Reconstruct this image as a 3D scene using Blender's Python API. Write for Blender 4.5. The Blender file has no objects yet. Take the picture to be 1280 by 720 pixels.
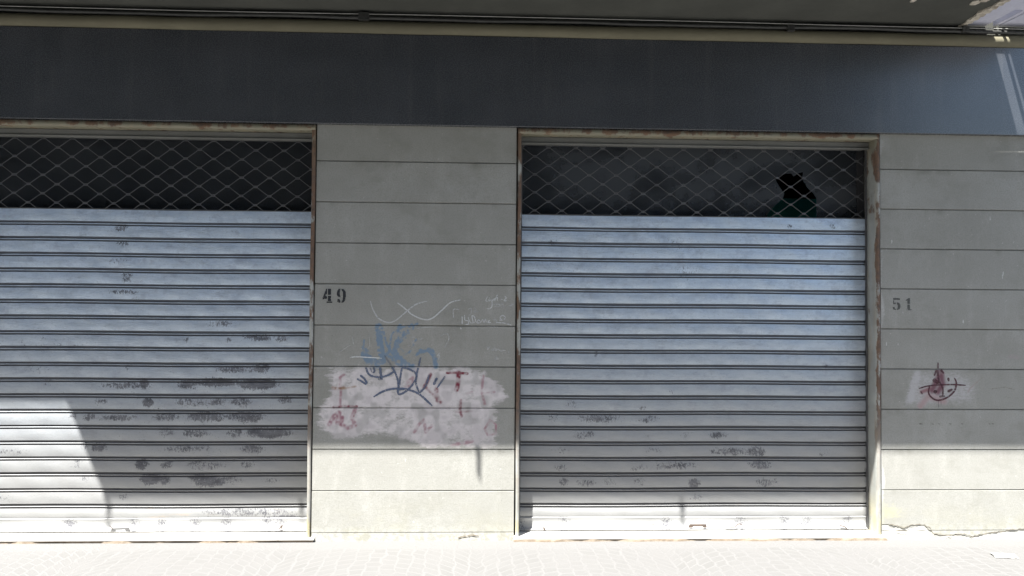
import bpy, bmesh, math, random
import numpy as np
from mathutils import Vector, Matrix
from mathutils.geometry import tessellate_polygon
random.seed(7); rng = np.random.default_rng(7)
S = bpy.context.scene
COL = S.collection
R = math.radians

# ------------------------------------------------------------------ camera
FPX = 1000.0
CAM = np.array([0.0, -5.192, 1.482])
def basis(yaw, pitch, roll):
    cy, sy, cp, sp, cr, sr = math.cos(yaw), math.sin(yaw), math.cos(pitch), math.sin(pitch), math.cos(roll), math.sin(roll)
    f = np.array([sy*cp, cy*cp, sp]); r = np.array([cy, -sy, 0.0]); u = np.cross(r, f)
    return f, r*cr + u*sr, -r*sr + u*cr
FW, RT, UP = basis(R(2.34), R(1.61), R(0.44))
cd = bpy.data.cameras.new('camera'); cam = bpy.data.objects.new('camera', cd); COL.objects.link(cam)
cd.sensor_width = 36; cd.lens = 36*FPX/1280; cd.clip_start = 0.05; cd.clip_end = 1000
m = Matrix.Identity(4)
for i in range(3):
    m[i][0] = RT[i]; m[i][1] = UP[i]; m[i][2] = -FW[i]; m[i][3] = CAM[i]
cam.matrix_world = m
S.camera = cam

# ------------------------------------------------------------------ light
SDX, SDZ = 0.72, 2.85                       # sun travel per metre towards the wall: +x, -z
world = bpy.data.worlds.new('World'); S.world = world; world.use_nodes = True
nt = world.node_tree; bg = nt.nodes['Background']
sky = nt.nodes.new('ShaderNodeTexSky'); sky.sky_type = 'NISHITA'; sky.sun_disc = False
sky.sun_elevation = math.atan2(SDZ, math.hypot(1, SDX)); sky.sun_rotation = math.atan2(-SDX, -1)
sky.air_density = 1.0; sky.dust_density = 1.5; sky.ozone_density = 1.0
nt.links.new(sky.outputs[0], bg.inputs[0]); bg.inputs[1].default_value = 0.064
sl = bpy.data.lights.new('sun', 'SUN'); sl.energy = 5.0; sl.angle = R(0.6); sl.color = (1.0, 0.98, 0.945)
so = bpy.data.objects.new('sun', sl); COL.objects.link(so)
so.rotation_euler = Vector((SDX, 1, -SDZ)).to_track_quat('-Z', 'Y').to_euler()
so.location = (-4, -6, 14)
S.view_settings.view_transform = 'Standard'; S.view_settings.look = 'None'
S.view_settings.exposure = 2.46; S.view_settings.gamma = 1
S.render.engine = 'CYCLES'

# ------------------------------------------------------------------ pixel -> point on a real plane y = d
def W(px, py, d=0.0):
    v = FW*FPX + RT*(px-640) + UP*(360-py)
    t = (d - CAM[1]) / v[1]
    p = CAM + v*t
    return Vector((p[0], d, p[2]))
def WX(px, py, d=0.0): return W(px, py, d).x
def WZ(px, py, d=0.0): return W(px, py, d).z

# ------------------------------------------------------------------ node helpers
class NB:
    def __init__(s, name):
        s.m = bpy.data.materials.new(name); s.m.use_nodes = True
        s.t = s.m.node_tree; s.t.nodes.clear()
        s.out = s.t.nodes.new('ShaderNodeOutputMaterial')
        s.pos = s.t.nodes.new('ShaderNodeNewGeometry').outputs['Position']
    def lk(s, v, sock):
        if isinstance(v, bpy.types.NodeSocket): s.t.links.new(v, sock)
        elif isinstance(v, (tuple, list)) and len(v) == 3 and sock.type == 'RGBA': sock.default_value = (*v, 1)
        else: sock.default_value = v
    def math(s, op, a, b=0.0, c=None, clamp=False):
        n = s.t.nodes.new('ShaderNodeMath'); n.operation = op; n.use_clamp = clamp
        s.lk(a, n.inputs[0]); s.lk(b, n.inputs[1])
        if c is not None: s.lk(c, n.inputs[2])
        return n.outputs[0]
    def noise(s, scale=1.0, stretch=(1, 1, 1), detail=4, rough=0.55, off=(0, 0, 0), vec=None):
        mp = s.t.nodes.new('ShaderNodeMapping'); s.t.links.new(vec or s.pos, mp.inputs[0])
        mp.inputs['Scale'].default_value = stretch; mp.inputs['Location'].default_value = off
        n = s.t.nodes.new('ShaderNodeTexNoise'); n.inputs['Scale'].default_value = scale
        n.inputs['Detail'].default_value = detail; n.inputs['Roughness'].default_value = rough
        s.t.links.new(mp.outputs[0], n.inputs['Vector']); return n.outputs[0]
    def ss(s, v, lo, hi, a=0.0, b=1.0):
        n = s.t.nodes.new('ShaderNodeMapRange'); n.interpolation_type = 'SMOOTHSTEP'; n.clamp = True
        s.lk(v, n.inputs[0]); n.inputs[1].default_value = lo; n.inputs[2].default_value = hi
        n.inputs[3].default_value = a; n.inputs[4].default_value = b
        return n.outputs[0]
    def mix(s, f, a, b, mode='MIX'):
        n = s.t.nodes.new('ShaderNodeMix'); n.data_type = 'RGBA'; n.blend_type = mode
        s.lk(f, n.inputs[0]); s.lk(a, n.inputs[6]); s.lk(b, n.inputs[7]); return n.outputs[2]
    def attr(s, name, out='Fac'):
        n = s.t.nodes.new('ShaderNodeAttribute'); n.attribute_name = name; return n.outputs[out]
    def xyz(s):
        n = s.t.nodes.new('ShaderNodeSeparateXYZ'); s.t.links.new(s.pos, n.inputs[0]); return n.outputs
    def bump(s, h, strength=0.3, dist=0.005):
        n = s.t.nodes.new('ShaderNodeBump'); n.inputs['Strength'].default_value = strength
        n.inputs['Distance'].default_value = dist; s.lk(h, n.inputs['Height']); return n.outputs[0]
    def done(s, color, rough=0.8, metal=0.0, normal=None, spec=None, alpha=None):
        p = s.t.nodes.new('ShaderNodeBsdfPrincipled')
        s.lk(color, p.inputs['Base Color']); s.lk(rough, p.inputs['Roughness']); s.lk(metal, p.inputs['Metallic'])
        if spec is not None: s.lk(spec, p.inputs['Specular IOR Level'])
        if normal is not None: s.lk(normal, p.inputs['Normal'])
        if alpha is not None: s.lk(alpha, p.inputs['Alpha'])
        s.t.links.new(p.outputs[0], s.out.inputs[0]); return s.m

# ------------------------------------------------------------------ materials
Z0, CH = 0.32, 0.265                        # first joint height, course height
def mat_wall():
    b = NB('painted_concrete')
    x, y, z = b.xyz()
    # tone per course
    k = b.math('FLOOR', b.math('DIVIDE', b.math('SUBTRACT', z, Z0), CH))
    kk = b.math('FRACT', b.math('MULTIPLY', b.math('SINE', b.math('MULTIPLY', k, 12.9898)), 43758.5))
    base = b.mix(kk, (0.262, 0.260, 0.238), (0.298, 0.296, 0.275))
    n1 = b.noise(1.7, (1, 1, 1.6), 6, 0.6)
    base = b.mix(b.ss(n1, 0.35, 0.7), base, (0.246, 0.243, 0.22))
    n2 = b.noise(9, (1, 1, 0.35), 5, 0.65, (3, 0, 1))            # vertical run marks
    base = b.mix(b.ss(n2, 0.48, 0.72, 0, 0.5), base, (0.325, 0.32, 0.295))
    n5 = b.noise(3.4, (1, 1, 1.2), 8, 0.72, (6, 1, 3)); base = b.mix(b.ss(n5, 0.5, 0.66, 0, 0.45), base, (0.205, 0.203, 0.178))
    n3 = b.noise(120, (1, 1, 1), 3, 0.6)
    base = b.mix(b.ss(n3, 0.4, 0.7, 0, 0.4), base, (0.18, 0.178, 0.155))
    n6 = b.noise(60, (1, 1, 1), 3, 0.6, (1, 9, 1)); base = b.mix(b.ss(n6, 0.69, 0.73, 0, 0.55), base, (0.10, 0.098, 0.085))
    n4 = b.noise(38, (1, 1, 1), 2, 0.5, (9, 2, 4))
    base = b.mix(b.ss(n4, 0.70, 0.74, 0, 0.5), base, (0.42, 0.41, 0.38))
    # dirt hanging under each joint
    fr = b.math('FRACT', b.math('DIVIDE', b.math('SUBTRACT', z, Z0), CH))
    d = b.math('MULTIPLY', b.ss(fr, 0.80, 1.0), b.ss(b.noise(5, (1, 1, 0.2), 4, 0.6, (7, 0, 0)), 0.5, 0.7))
    base = b.mix(b.math('MULTIPLY', d, 0.5), base, (0.12, 0.115, 0.095))
    # damp greenish foot and pale salts
    foot = b.math('MULTIPLY', b.ss(z, 0.30, 0.02), b.ss(b.noise(4.5, (1, 1, 1.5), 5, 0.6, (1, 5, 2)), 0.42, 0.62))
    base = b.mix(b.math('MULTIPLY', foot, 0.35), base, (0.25, 0.24, 0.175))
    salt = b.math('MULTIPLY', b.ss(z, 0.13, 0.0), b.ss(b.noise(22, (1, 1, 1), 5, 0.7, (4, 4, 4)), 0.45, 0.55))
    base = b.mix(b.math('MULTIPLY', salt, 0.5), base, (0.42, 0.41, 0.37))
    # painted-over areas and old spray
    pc, pa = b.attr('paint', 'Color'), b.attr('paint', 'Alpha')
    rag = b.noise(60, (0.6, 1, 1.2), 5, 0.7, (2, 2, 2))
    a = b.ss(b.math('ADD', pa, b.math('MULTIPLY', b.math('SUBTRACT', rag, 0.5), 1.0)), 0.22, 0.72)
    mot = b.noise(26, (1, 1, 0.8), 6, 0.7, (8, 1, 2)); a = b.math('MULTIPLY', a, b.ss(mot, 0.30, 0.52, 0.62, 1.0))
    a = b.math('MULTIPLY', a, b.ss(pa, 0.0, 0.18))
    base = b.mix(a, base, pc)
    nrm = b.bump(b.math('ADD', n3, b.math('MULTIPLY', b.noise(30, (1, 1, 1), 4), 1.5)), 0.25, 0.002)
    return b.done(base, 0.88, 0, nrm, 0.25)

def mat_fascia():
    b = NB('dark_blue_paint')
    c = b.mix(b.ss(b.noise(2.2, (1, 1, 2), 6, 0.6), 0.35, 0.7), (0.030, 0.033, 0.038), (0.042, 0.045, 0.051))
    c = b.mix(b.ss(b.noise(7, (1, 1, 0.25), 5, 0.6, (4, 0, 0)), 0.5, 0.8, 0, 0.3), c, (0.075, 0.079, 0.086))
    st = b.noise(16, (1, 1, 0.06), 4, 0.6, (2, 0, 5)); c = b.mix(b.ss(st, 0.56, 0.72, 0, 0.4), c, (0.085, 0.086, 0.088))
    g = b.noise(140, (1, 1, 1), 3)
    c = b.mix(b.ss(g, 0.3, 0.7, 0, 0.3), c, (0.04, 0.045, 0.055))
    x, y, z = b.xyz()
    return b.done(c, b.ss(g, 0.3, 0.7, 0.22, 0.32), 0, b.bump(g, 0.10, 0.002), 1.0)

def mat_simple(name, c1, c2, scale=8, rough=0.8, metal=0, bump=0.2, stretch=(1, 1, 1), spots=None, spec=None):
    b = NB(name)
    c = b.mix(b.ss(b.noise(scale, stretch, 6, 0.62), 0.35, 0.68), c1, c2)
    f = b.noise(scale*12, stretch, 4, 0.6, (3, 1, 8))
    c = b.mix(b.ss(f, 0.35, 0.75, 0, 0.25), c, tuple(v*0.6 for v in c2))
    if spots: c = b.mix(b.ss(b.noise(spots[1], (1, 1, 1), 5, 0.65, (5, 3, 1)), spots[2], spots[2]+0.05), c, spots[0])
    return b.done(c, rough, metal, b.bump(f, bump, 0.002), spec)

def mat_frame():
    b = NB('rusty_painted_steel')
    x, y, z = b.xyz()
    c = b.mix(b.ss(b.noise(6, (1, 1, 1), 5, 0.6), 0.4, 0.65), (0.25, 0.255, 0.235), (0.31, 0.315, 0.29))
    r = b.noise(5.5, (2.4, 2.0, 1.0), 7, 0.68, (2, 5, 1))
    edge = b.attr('edge')
    m = b.ss(b.math('ADD', r, b.math('MULTIPLY', edge, 0.17)), 0.575, 0.66)
    m = b.math('MULTIPLY', m, b.ss(z, 0.45, 0.95, 0.25, 1.0))
    c = b.mix(b.ss(z, 2.4, 2.66, 0, 0.85), c, (0.15, 0.135, 0.085))
    rc = b.mix(b.ss(b.noise(30, (1, 1, 1), 5, 0.7), 0.35, 0.7), (0.13, 0.068, 0.038), (0.06, 0.038, 0.028))
    c = b.mix(b.math('MULTIPLY', m, 0.92), c, rc)
    st = b.ss(b.noise(14, (1, 1, 0.15), 4, 0.6, (0, 0, 4)), 0.5, 0.75, 0, 0.35)
    c = b.mix(st, c, (0.26, 0.19, 0.11))
    damp = b.math('MULTIPLY', b.ss(z, 0.35, 0.08), b.ss(b.noise(9, (1, 1, 0.7), 4), 0.42, 0.6))
    c = b.mix(b.math('MULTIPLY', damp, 0.5), c, (0.34, 0.29, 0.12))
    return b.done(c, b.ss(m, 0, 1, 0.55, 0.9), 0, b.bump(b.noise(60, (1, 1, 1), 5), 0.35, 0.002))

def mat_slats():
    b = NB('galvanised_slats')
    x, y, z = b.xyz()
    c = b.mix(b.ss(b.noise(7, (1, 1, 2.5), 7, 0.62), 0.3, 0.7), (0.48, 0.57, 0.68), (0.60, 0.685, 0.77))
    sm = b.noise(26, (0.5, 1, 1.6), 6, 0.68, (1, 3, 7))
    c = b.mix(b.ss(sm, 0.5, 0.68, 0, 0.4), c, (0.36, 0.43, 0.53))
    vs = b.noise(70, (1, 1, 0.12), 4, 0.6, (6, 3, 7))
    c = b.mix(b.ss(vs, 0.5, 0.8, 0, 0.25), c, (0.42, 0.47, 0.55))
    blot = b.noise(11, (0.9, 1, 1.2), 8, 0.75, (4, 4, 9))
    c = b.mix(b.ss(blot, 0.5, 0.66, 0, 0.5), c, (0.33, 0.38, 0.47))
    sp = b.noise(85, (1, 1, 1), 5, 0.7, (1, 1, 2)); c = b.mix(b.ss(sp, 0.56, 0.68, 0, 0.45), c, (0.24, 0.27, 0.33))
    c = b.mix(b.ss(b.noise(42, (0.6, 1, 1), 6, 0.7, (7, 1, 2)), 0.60, 0.68, 0, 0.5), c, (0.66, 0.70, 0.76))
    hs = b.noise(30, (0.12, 1, 5), 5, 0.7, (2, 4, 4)); c = b.mix(b.ss(hs, 0.5, 0.7, 0, 0.35), c, (0.34, 0.38, 0.44))
    # splash dirt towards the foot, colour darkened further to counter light bounced off pavement
    c = b.mix(b.ss(z, 1.9, 0.35, 0, 0.92), c, (0.208, 0.203, 0.192))
    w = b.attr('wear')
    fl = b.noise(105, (1.0, 1, 0.6), 8, 0.8, (2, 8, 3))
    fl2 = b.noise(17, (0.8, 1, 1.3), 5, 0.65, (5, 8, 3))
    v = b.math('ADD', b.math('ADD', b.math('MULTIPLY', fl, 0.85), b.math('MULTIPLY', fl2, 0.25)), b.math('MULTIPLY', w, 0.215))
    mk = b.ss(v, 0.675, 0.74)
    c = b.mix(b.math('MULTIPLY', mk, 0.9), c, b.mix(b.ss(sm, 0.4, 0.6), (0.04, 0.04, 0.048), (0.09, 0.09, 0.10)))
    # darker deep inside the joints
    gr = b.ss(y, 0.1325, 0.1375); c = b.mix(b.math('MULTIPLY', gr, 0.84), c, (0.062, 0.058, 0.062))
    rust = b.math('MULTIPLY', b.ss(b.noise(9, (0.4, 1, 2), 6, 0.7, (9, 9, 1)), 0.62, 0.72), b.ss(z, 0.4, 0.05, 0.12, 0.8))
    c = b.mix(b.math('MULTIPLY', rust, 0.5), c, (0.34, 0.24, 0.15))
    met = b.math('MULTIPLY', b.math('MULTIPLY', b.math('SUBTRACT', 1.0, mk), b.math('SUBTRACT', 1.0, gr)), b.ss(z, 0.3, 1.6, 0.1, 0.7))
    bm_ = b.math('ADD', b.math('MULTIPLY', b.noise(3.2, (1, 1, 2), 3), 2.0), b.math('MULTIPLY', mk, -0.25))
    return b.done(c, b.ss(sm, 0.35, 0.7, 0.42, 0.6), met, b.bump(bm_, 0.35, 0.004))

def mat_ground():
    b = NB('pale_stone_setts')
    x, y, z = b.xyz()
    # arcs of small stones laid in shallow fans
    u = b.math('MULTIPLY', x, 1/1.15)
    fx = b.math('SUBTRACT', b.math('FRACT', u), 0.5)
    arc = b.math('MULTIPLY', b.math('MULTIPLY', fx, fx), 1.7)
    yy = b.math('ADD', y, arc)
    cb = b.t.nodes.new('ShaderNodeCombineXYZ'); b.lk(yy, cb.inputs[0]); b.lk(b.math('ADD', x, b.math('MULTIPLY', b.noise(9), 0.09)), cb.inputs[1])
    br = b.t.nodes.new('ShaderNodeTexBrick'); b.t.links.new(cb.outputs[0], br.inputs[0])
    br.inputs['Scale'].default_value = 1.0; br.inputs['Brick Width'].default_value = 0.085; br.inputs['Row Height'].default_value = 0.085
    br.inputs['Mortar Size'].default_value = 0.011; br.inputs['Mortar Smooth'].default_value = 0.9
    br.inputs[1].default_value = (0.086, 0.0845, 0.081, 1); br.inputs[2].default_value = (0.092, 0.0905, 0.087, 1); br.inputs[3].default_value = (0.108, 0.106, 0.103, 1)
    c = b.mix(b.ss(b.noise(2.5, (1, 1, 1), 6), 0.35, 0.7), br.outputs[0], (0.096, 0.094, 0.091))
    c = b.mix(b.ss(b.noise(60, (1, 1, 1), 4), 0.45, 0.8, 0, 0.4), c, (0.09, 0.088, 0.085))
    # clean cement strip along the wall foot
    c = b.mix(b.ss(b.math('ADD', y, b.math('MULTIPLY', b.noise(5), 0.10)), -0.16, -0.10), c, (0.100, 0.098, 0.095))
    h = b.math('ADD', b.math('MULTIPLY', br.outputs[1], 1.0), b.math('MULTIPLY', b.noise(70, (1, 1, 1), 4), 0.5))
    return b.done(c, 0.75, 0, b.bump(h, 0.22, 0.004))

def mat_pane():
    b = NB('dusty_dark_glass')
    n = b.noise(1.9, (1, 1, 1.8), 6, 0.6, (3.3, 0, 1))
    fine = b.noise(25, (1, 1, 0.5), 5, 0.65)
    x, y, z = b.xyz()
    dust = b.math('MULTIPLY', b.ss(n, 0.33, 0.68), b.ss(x, -1.5, 1.2, 0.22, 1.0))
    dust = b.math('ADD', b.math('MULTIPLY', dust, b.ss(fine, 0.3, 0.7, 0.75, 1.0)), 0.34, clamp=True)
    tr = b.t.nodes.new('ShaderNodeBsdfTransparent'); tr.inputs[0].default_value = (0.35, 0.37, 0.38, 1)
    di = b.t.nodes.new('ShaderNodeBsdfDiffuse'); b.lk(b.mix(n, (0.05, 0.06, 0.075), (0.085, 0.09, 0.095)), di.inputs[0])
    gl = b.t.nodes.new('ShaderNodeBsdfGlossy'); gl.inputs['Roughness'].default_value = 0.12; gl.inputs[0].default_value = (1, 1, 1, 1)
    m1 = b.t.nodes.new('ShaderNodeMixShader'); b.lk(b.math('MULTIPLY', dust, 0.75), m1.inputs[0])
    b.t.links.new(tr.outputs[0], m1.inputs[1]); b.t.links.new(di.outputs[0], m1.inputs[2])
    fr = b.t.nodes.new('ShaderNodeFresnel'); fr.inputs[0].default_value = 1.45
    m2 = b.t.nodes.new('ShaderNodeMixShader'); b.lk(b.math('MULTIPLY', fr.outputs[0], 0.35), m2.inputs[0])
    b.t.links.new(m1.outputs[0], m2.inputs[1]); b.t.links.new(gl.outputs[0], m2.inputs[2])
    b.t.links.new(m2.outputs[0], b.out.inputs[0]); return b.m

def mat_mark(name, col, cover=0.8, scale=60, stretch=(1, 1, 1), rough=0.8):
    b = NB(name)
    n = b.noise(scale, stretch, 5, 0.65)
    a = b.math('MULTIPLY', b.ss(n, 0.62-cover*0.35, 0.74-cover*0.28), 1.0)
    a = b.math('MULTIPLY', a, b.attr('fade'))
    return b.done(col, rough, 0, None, 0.2, a)

M = dict(
    wall=mat_wall(), fascia=mat_fascia(), frame=mat_frame(), slats=mat_slats(), ground=mat_ground(), pane=mat_pane(),
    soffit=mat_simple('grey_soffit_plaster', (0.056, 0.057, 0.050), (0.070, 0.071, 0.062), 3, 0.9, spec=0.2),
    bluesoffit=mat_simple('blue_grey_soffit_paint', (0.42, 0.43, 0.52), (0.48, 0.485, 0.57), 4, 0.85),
    mould=mat_simple('ochre_plaster', (0.115, 0.105, 0.068), (0.145, 0.132, 0.086), 5, 0.85, stretch=(0.5, 1, 1)),
    chip=mat_simple('chipped_plaster', (0.50, 0.46, 0.39), (0.26, 0.22, 0.17), 24, 0.95, bump=0.6),
    step=mat_simple('worn_marble_step', (0.48, 0.465, 0.43), (0.58, 0.565, 0.53), 7, 0.6, spots=((0.36, 0.31, 0.25), 20, 0.66)),
    stepedge=mat_simple('broken_cement', (0.20, 0.155, 0.11), (0.30, 0.25, 0.19), 22, 0.95, bump=0.7),
    steel=mat_simple('grey_zinc_steel', (0.085, 0.085, 0.09), (0.12, 0.12, 0.12), 20, 0.5, 0.5),
    header=mat_simple('grey_painted_steel', (0.12, 0.122, 0.112), (0.16, 0.16, 0.15), 9, 0.6, 0.1, stretch=(0.4, 1, 1)),
    cable=mat_simple('black_cable_rubber', (0.022, 0.022, 0.02), (0.035, 0.035, 0.032), 20, 0.55),
    wire=mat_simple('grey_wire', (0.30, 0.30, 0.28), (0.22, 0.22, 0.2), 10, 0.4),
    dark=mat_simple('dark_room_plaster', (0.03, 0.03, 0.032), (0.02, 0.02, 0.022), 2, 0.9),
    green=mat_simple('dark_green_board', (0.03, 0.34, 0.28), (0.025, 0.27, 0.22), 5, 0.7),
    rust=mat_simple('rusted_iron', (0.085, 0.06, 0.045), (0.06, 0.045, 0.036), 40, 0.9, 0.1, 0.6),
    gap=mat_simple('dark_joint', (0.035, 0.033, 0.028), (0.05, 0.048, 0.04), 30, 0.95),
    crack=mat_simple('dark_crack_line', (0.13, 0.11, 0.08), (0.20, 0.17, 0.13), 30, 0.95),  # dark brown line colour of the wall cracks
    black=mat_mark('black_stencil_paint', (0.028, 0.03, 0.034), 0.95, 60),
    black2=mat_mark('worn_black_stencil_paint', (0.06, 0.065, 0.065), 0.95, 60),
    chalk=mat_mark('white_chalk', (0.56, 0.57, 0.56), 1.0, 90),
    blue=mat_mark('dark_blue_marker_paint', (0.10, 0.125, 0.185), 0.90, 70),
    paleblue=mat_mark('faded_blue_spray', (0.15, 0.215, 0.29), 0.48, 40),
    maroon=mat_mark('maroon_spray', (0.085, 0.038, 0.046), 0.95, 60),
    asphalt=mat_simple('asphalt', (0.115, 0.115, 0.115), (0.14, 0.14, 0.138), 3, 0.9),
    ochre=mat_simple('ochre_render', (0.17, 0.145, 0.105), (0.14, 0.12, 0.09), 2, 0.9),
    paper=mat_simple('crumpled_paper', (0.72, 0.71, 0.68), (0.6, 0.59, 0.56), 20, 0.8),
)

# ------------------------------------------------------------------ object helpers
def tag(o, label=None, cat=None, group=None, kind=None):
    if label: o['label'] = label
    if cat: o['category'] = cat
    if group: o['group'] = group
    if kind: o['kind'] = kind
    return o
def empty(name, loc, label, cat, group=None):
    o = bpy.data.objects.new(name, None); COL.objects.link(o); o.location = loc; o.empty_display_size = 0.2
    return tag(o, label, cat, group)
def rootloc(o):
    l = Vector((0, 0, 0))
    while o is not None: l += o.location; o = o.parent
    return l
def link(name, me, mat, parent=None):
    """mesh data is in world coordinates; shift it to the parent's frame"""
    o = bpy.data.objects.new(name, me); COL.objects.link(o)
    if mat is not None:
        for mm in (mat if isinstance(mat, (list, tuple)) else [mat]): me.materials.append(mm)
    if parent is not None:
        me.transform(Matrix.Translation(-rootloc(parent))); o.parent = parent
    return o
class MB:
    def __init__(s): s.v = []; s.f = []; s.mi = []
    def add(s, vs, fs, mi=0):
        n = len(s.v); s.v += [tuple(v) for v in vs]; s.f += [tuple(i+n for i in f) for f in fs]; s.mi += [mi]*len(fs)
    def box(s, x0, x1, y0, y1, z0, z1, mi=0):
        s.add([(x0,y0,z0),(x1,y0,z0),(x1,y1,z0),(x0,y1,z0),(x0,y0,z1),(x1,y0,z1),(x1,y1,z1),(x0,y1,z1)],
              [(0,3,2,1),(4,5,6,7),(0,1,5,4),(1,2,6,5),(2,3,7,6),(3,0,4,7)], mi)
    def prism(s, poly, z0, z1, shear=(0, 0), mi=0):
        """plan polygon (ccw) between two heights, optionally sheared with height"""
        n = len(poly); h = z1-z0
        vs = [(x, y, z0) for x, y in poly] + [(x+shear[0]*h, y+shear[1]*h, z1) for x, y in poly]
        fs = [(i, (i+1) % n, n+(i+1) % n, n+i) for i in range(n)]
        tri = tessellate_polygon([[Vector((x, y, 0)) for x, y in poly]])
        for t in tri: fs.append(tuple(reversed(t))); fs.append(tuple(i+n for i in t))
        s.add(vs, fs, mi)
    def tube(s, pts, r, seg=6, mi=0):
        pts = [Vector(p) for p in pts]; n0 = len(s.v); vs = []
        for i, p in enumerate(pts):
            a = pts[max(i-1, 0)]; c = pts[min(i+1, len(pts)-1)]; t = (c-a).normalized()
            u = t.cross(Vector((0, 1, 0)))
            if u.length < 1e-3: u = Vector((1, 0, 0))
            u.normalize(); w = t.cross(u)
            rr = r[i] if isinstance(r, (list, tuple)) else r
            vs += [p + (u*math.cos(q) + w*math.sin(q))*rr for q in [2*math.pi*k/seg for k in range(seg)]]
        fs = []
        for i in range(len(pts)-1):
            for k in range(seg):
                fs.append((i*seg+k, i*seg+(k+1) % seg, (i+1)*seg+(k+1) % seg, (i+1)*seg+k))
        fs.append(tuple(range(seg))[::-1]); fs.append(tuple((len(pts)-1)*seg+k for k in range(seg)))
        s.add(vs, fs, mi)
    def build(s, name, mat, parent=None, bevel=0, smooth=False, fix=True):
        me = bpy.data.meshes.new(name); me.from_pydata(s.v, [], s.f)
        for p, i in zip(me.polygons, s.mi): p.material_index = i; p.use_smooth = smooth
        if fix:
            bm = bmesh.new(); bm.from_mesh(me); bmesh.ops.recalc_face_normals(bm, faces=bm.faces); bm.to_mesh(me); bm.free()
        o = link(name, me, mat, parent)
        if bevel:
            bv = o.modifiers.new('bevel', 'BEVEL'); bv.width = bevel; bv.segments = 2; bv.limit_method = 'ANGLE'
        return o
def grid_mesh(name, P):
    """P: (nz, nx, 3) array of points"""
    nz, nx, _ = P.shape
    idx = np.arange(nz*nx).reshape(nz, nx)
    f = np.stack([idx[:-1, :-1], idx[:-1, 1:], idx[1:, 1:], idx[1:, :-1]], -1).reshape(-1, 4)
    me = bpy.data.meshes.new(name)
    me.vertices.add(nz*nx); me.vertices.foreach_set('co', P.reshape(-1).astype(np.float32))
    me.loops.add(len(f)*4); me.loops.foreach_set('vertex_index', f.reshape(-1).astype(np.int32))
    me.polygons.add(len(f)); me.polygons.foreach_set('loop_start', (np.arange(len(f))*4).astype(np.int32))
    me.update(calc_edges=True); me.validate()
    return me

# ================================================================== layout numbers
XL1 = WX(391.5, 400)                     # door 1, right edge of opening
XR0, XR1 = WX(646.0, 400), WX(1099.5, 400)   # door 2 opening
DW = XR1 - XR0
XL0 = XL1 - DW
ZTOP = WZ(646, 160)                      # top of openings = bottom of fascia
ZF1 = 3.262                              # top of fascia
ZSOF = 3.405                             # balcony underside
SD = 0.13                                # depth of shutters
FP = 0.036                               # fascia proud of the piers
JOINTS = [Z0 + CH*k for k in range(-0, 10) if Z0+CH*k < ZTOP-0.02]

# ------------------------------------------------------------------ ground
g = MB(); g.add([(-60, -60, -0.12), (60, -60, -0.12), (60, 0.3, -0.12), (-60, 0.3, -0.12)], [(0, 1, 2, 3)])
o = g.build('ground', M['asphalt'], fix=False); tag(o, 'dark asphalt ground of the street', 'ground', kind='structure')
g = MB(); g.box(-40, 40, -1.6, 0.3, -0.12, 0.0); o = g.build('pavement', M['ground'], bevel=0.01); tag(o, 'sunlit pale stone pavement laid in small arcs', 'pavement', kind='structure')

# unseen building added behind the camera to block part of the skylight
ob = empty('added_street_building', (-4, -9.5, 0), 'unseen ochre building added across the street to cut the skylight, with shuttered windows', 'building')
m_ = MB(); m_.box(-26, 7.8, -20, -9.5, -0.12, 11.0); m_.build('wall', M['ochre'], ob)
for zz in (1.2, 4.6, 7.9):
    for xx in np.arange(-24, 5, 3.2):
        m_ = MB(); m_.box(xx, xx+1.2, -9.56, -9.495, zz, zz+1.8)
        for k in range(14): m_.box(xx+0.05, xx+1.15, -9.58, -9.555, zz+0.06+k*0.12, zz+0.13+k*0.12)
        m_.build('window_shutter', M['header'], ob)

# ------------------------------------------------------------------ building
bld = empty('shop_building', ((XR0+XL1)/2, 0, 0), 'grey shop front with dark blue fascia, banded concrete piers and balcony overhead', 'building')

def zrows(res):
    zs = []
    for z in np.arange(-0.05, ZTOP+0.03, res): zs.append(z)
    zs = [z for z in zs if all(abs(z-j) > 0.0062 for j in JOINTS)]
    for j in JOINTS: zs += [j-0.0042, j-0.0025, j, j+0.0025, j+0.0042]
    return np.array(sorted(zs))
def noise1(x, seed, n=6):
    r = np.random.default_rng(seed); y = np.zeros_like(x)
    for k in range(n):
        f = 2.0**k; y += np.sin(x*f*2.1+r.uniform(0, 6.28))*r.uniform(0.5, 1)/f
    return y
def seg_dist(X, Z, pts):
    d = np.full(X.shape, 1e9)
    for (a, b) in zip(pts[:-1], pts[1:]):
        ax, az, bx, bz = a[0], a[1], b[0], b[1]; L = (bx-ax)**2+(bz-az)**2+1e-12
        t = np.clip(((X-ax)*(bx-ax)+(Z-az)*(bz-az))/L, 0, 1)
        d = np.minimum(d, np.hypot(X-ax-t*(bx-ax), Z-az-t*(bz-az)))
    return d
def inside(X, Z, poly):
    c = np.zeros(X.shape, bool); n = len(poly)
    for i in range(n):
        x1, z1 = poly[i]; x2, z2 = poly[(i+1) % n]
        cond = ((z1 > Z) != (z2 > Z)) & (X < (x2-x1)*(Z-z1)/(z2-z1+1e-12)+x1)
        c ^= cond
    return c
def pw(pts, d=0.0): return [(W(x, y, d).x, W(x, y, d).z) for x, y in pts]

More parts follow.
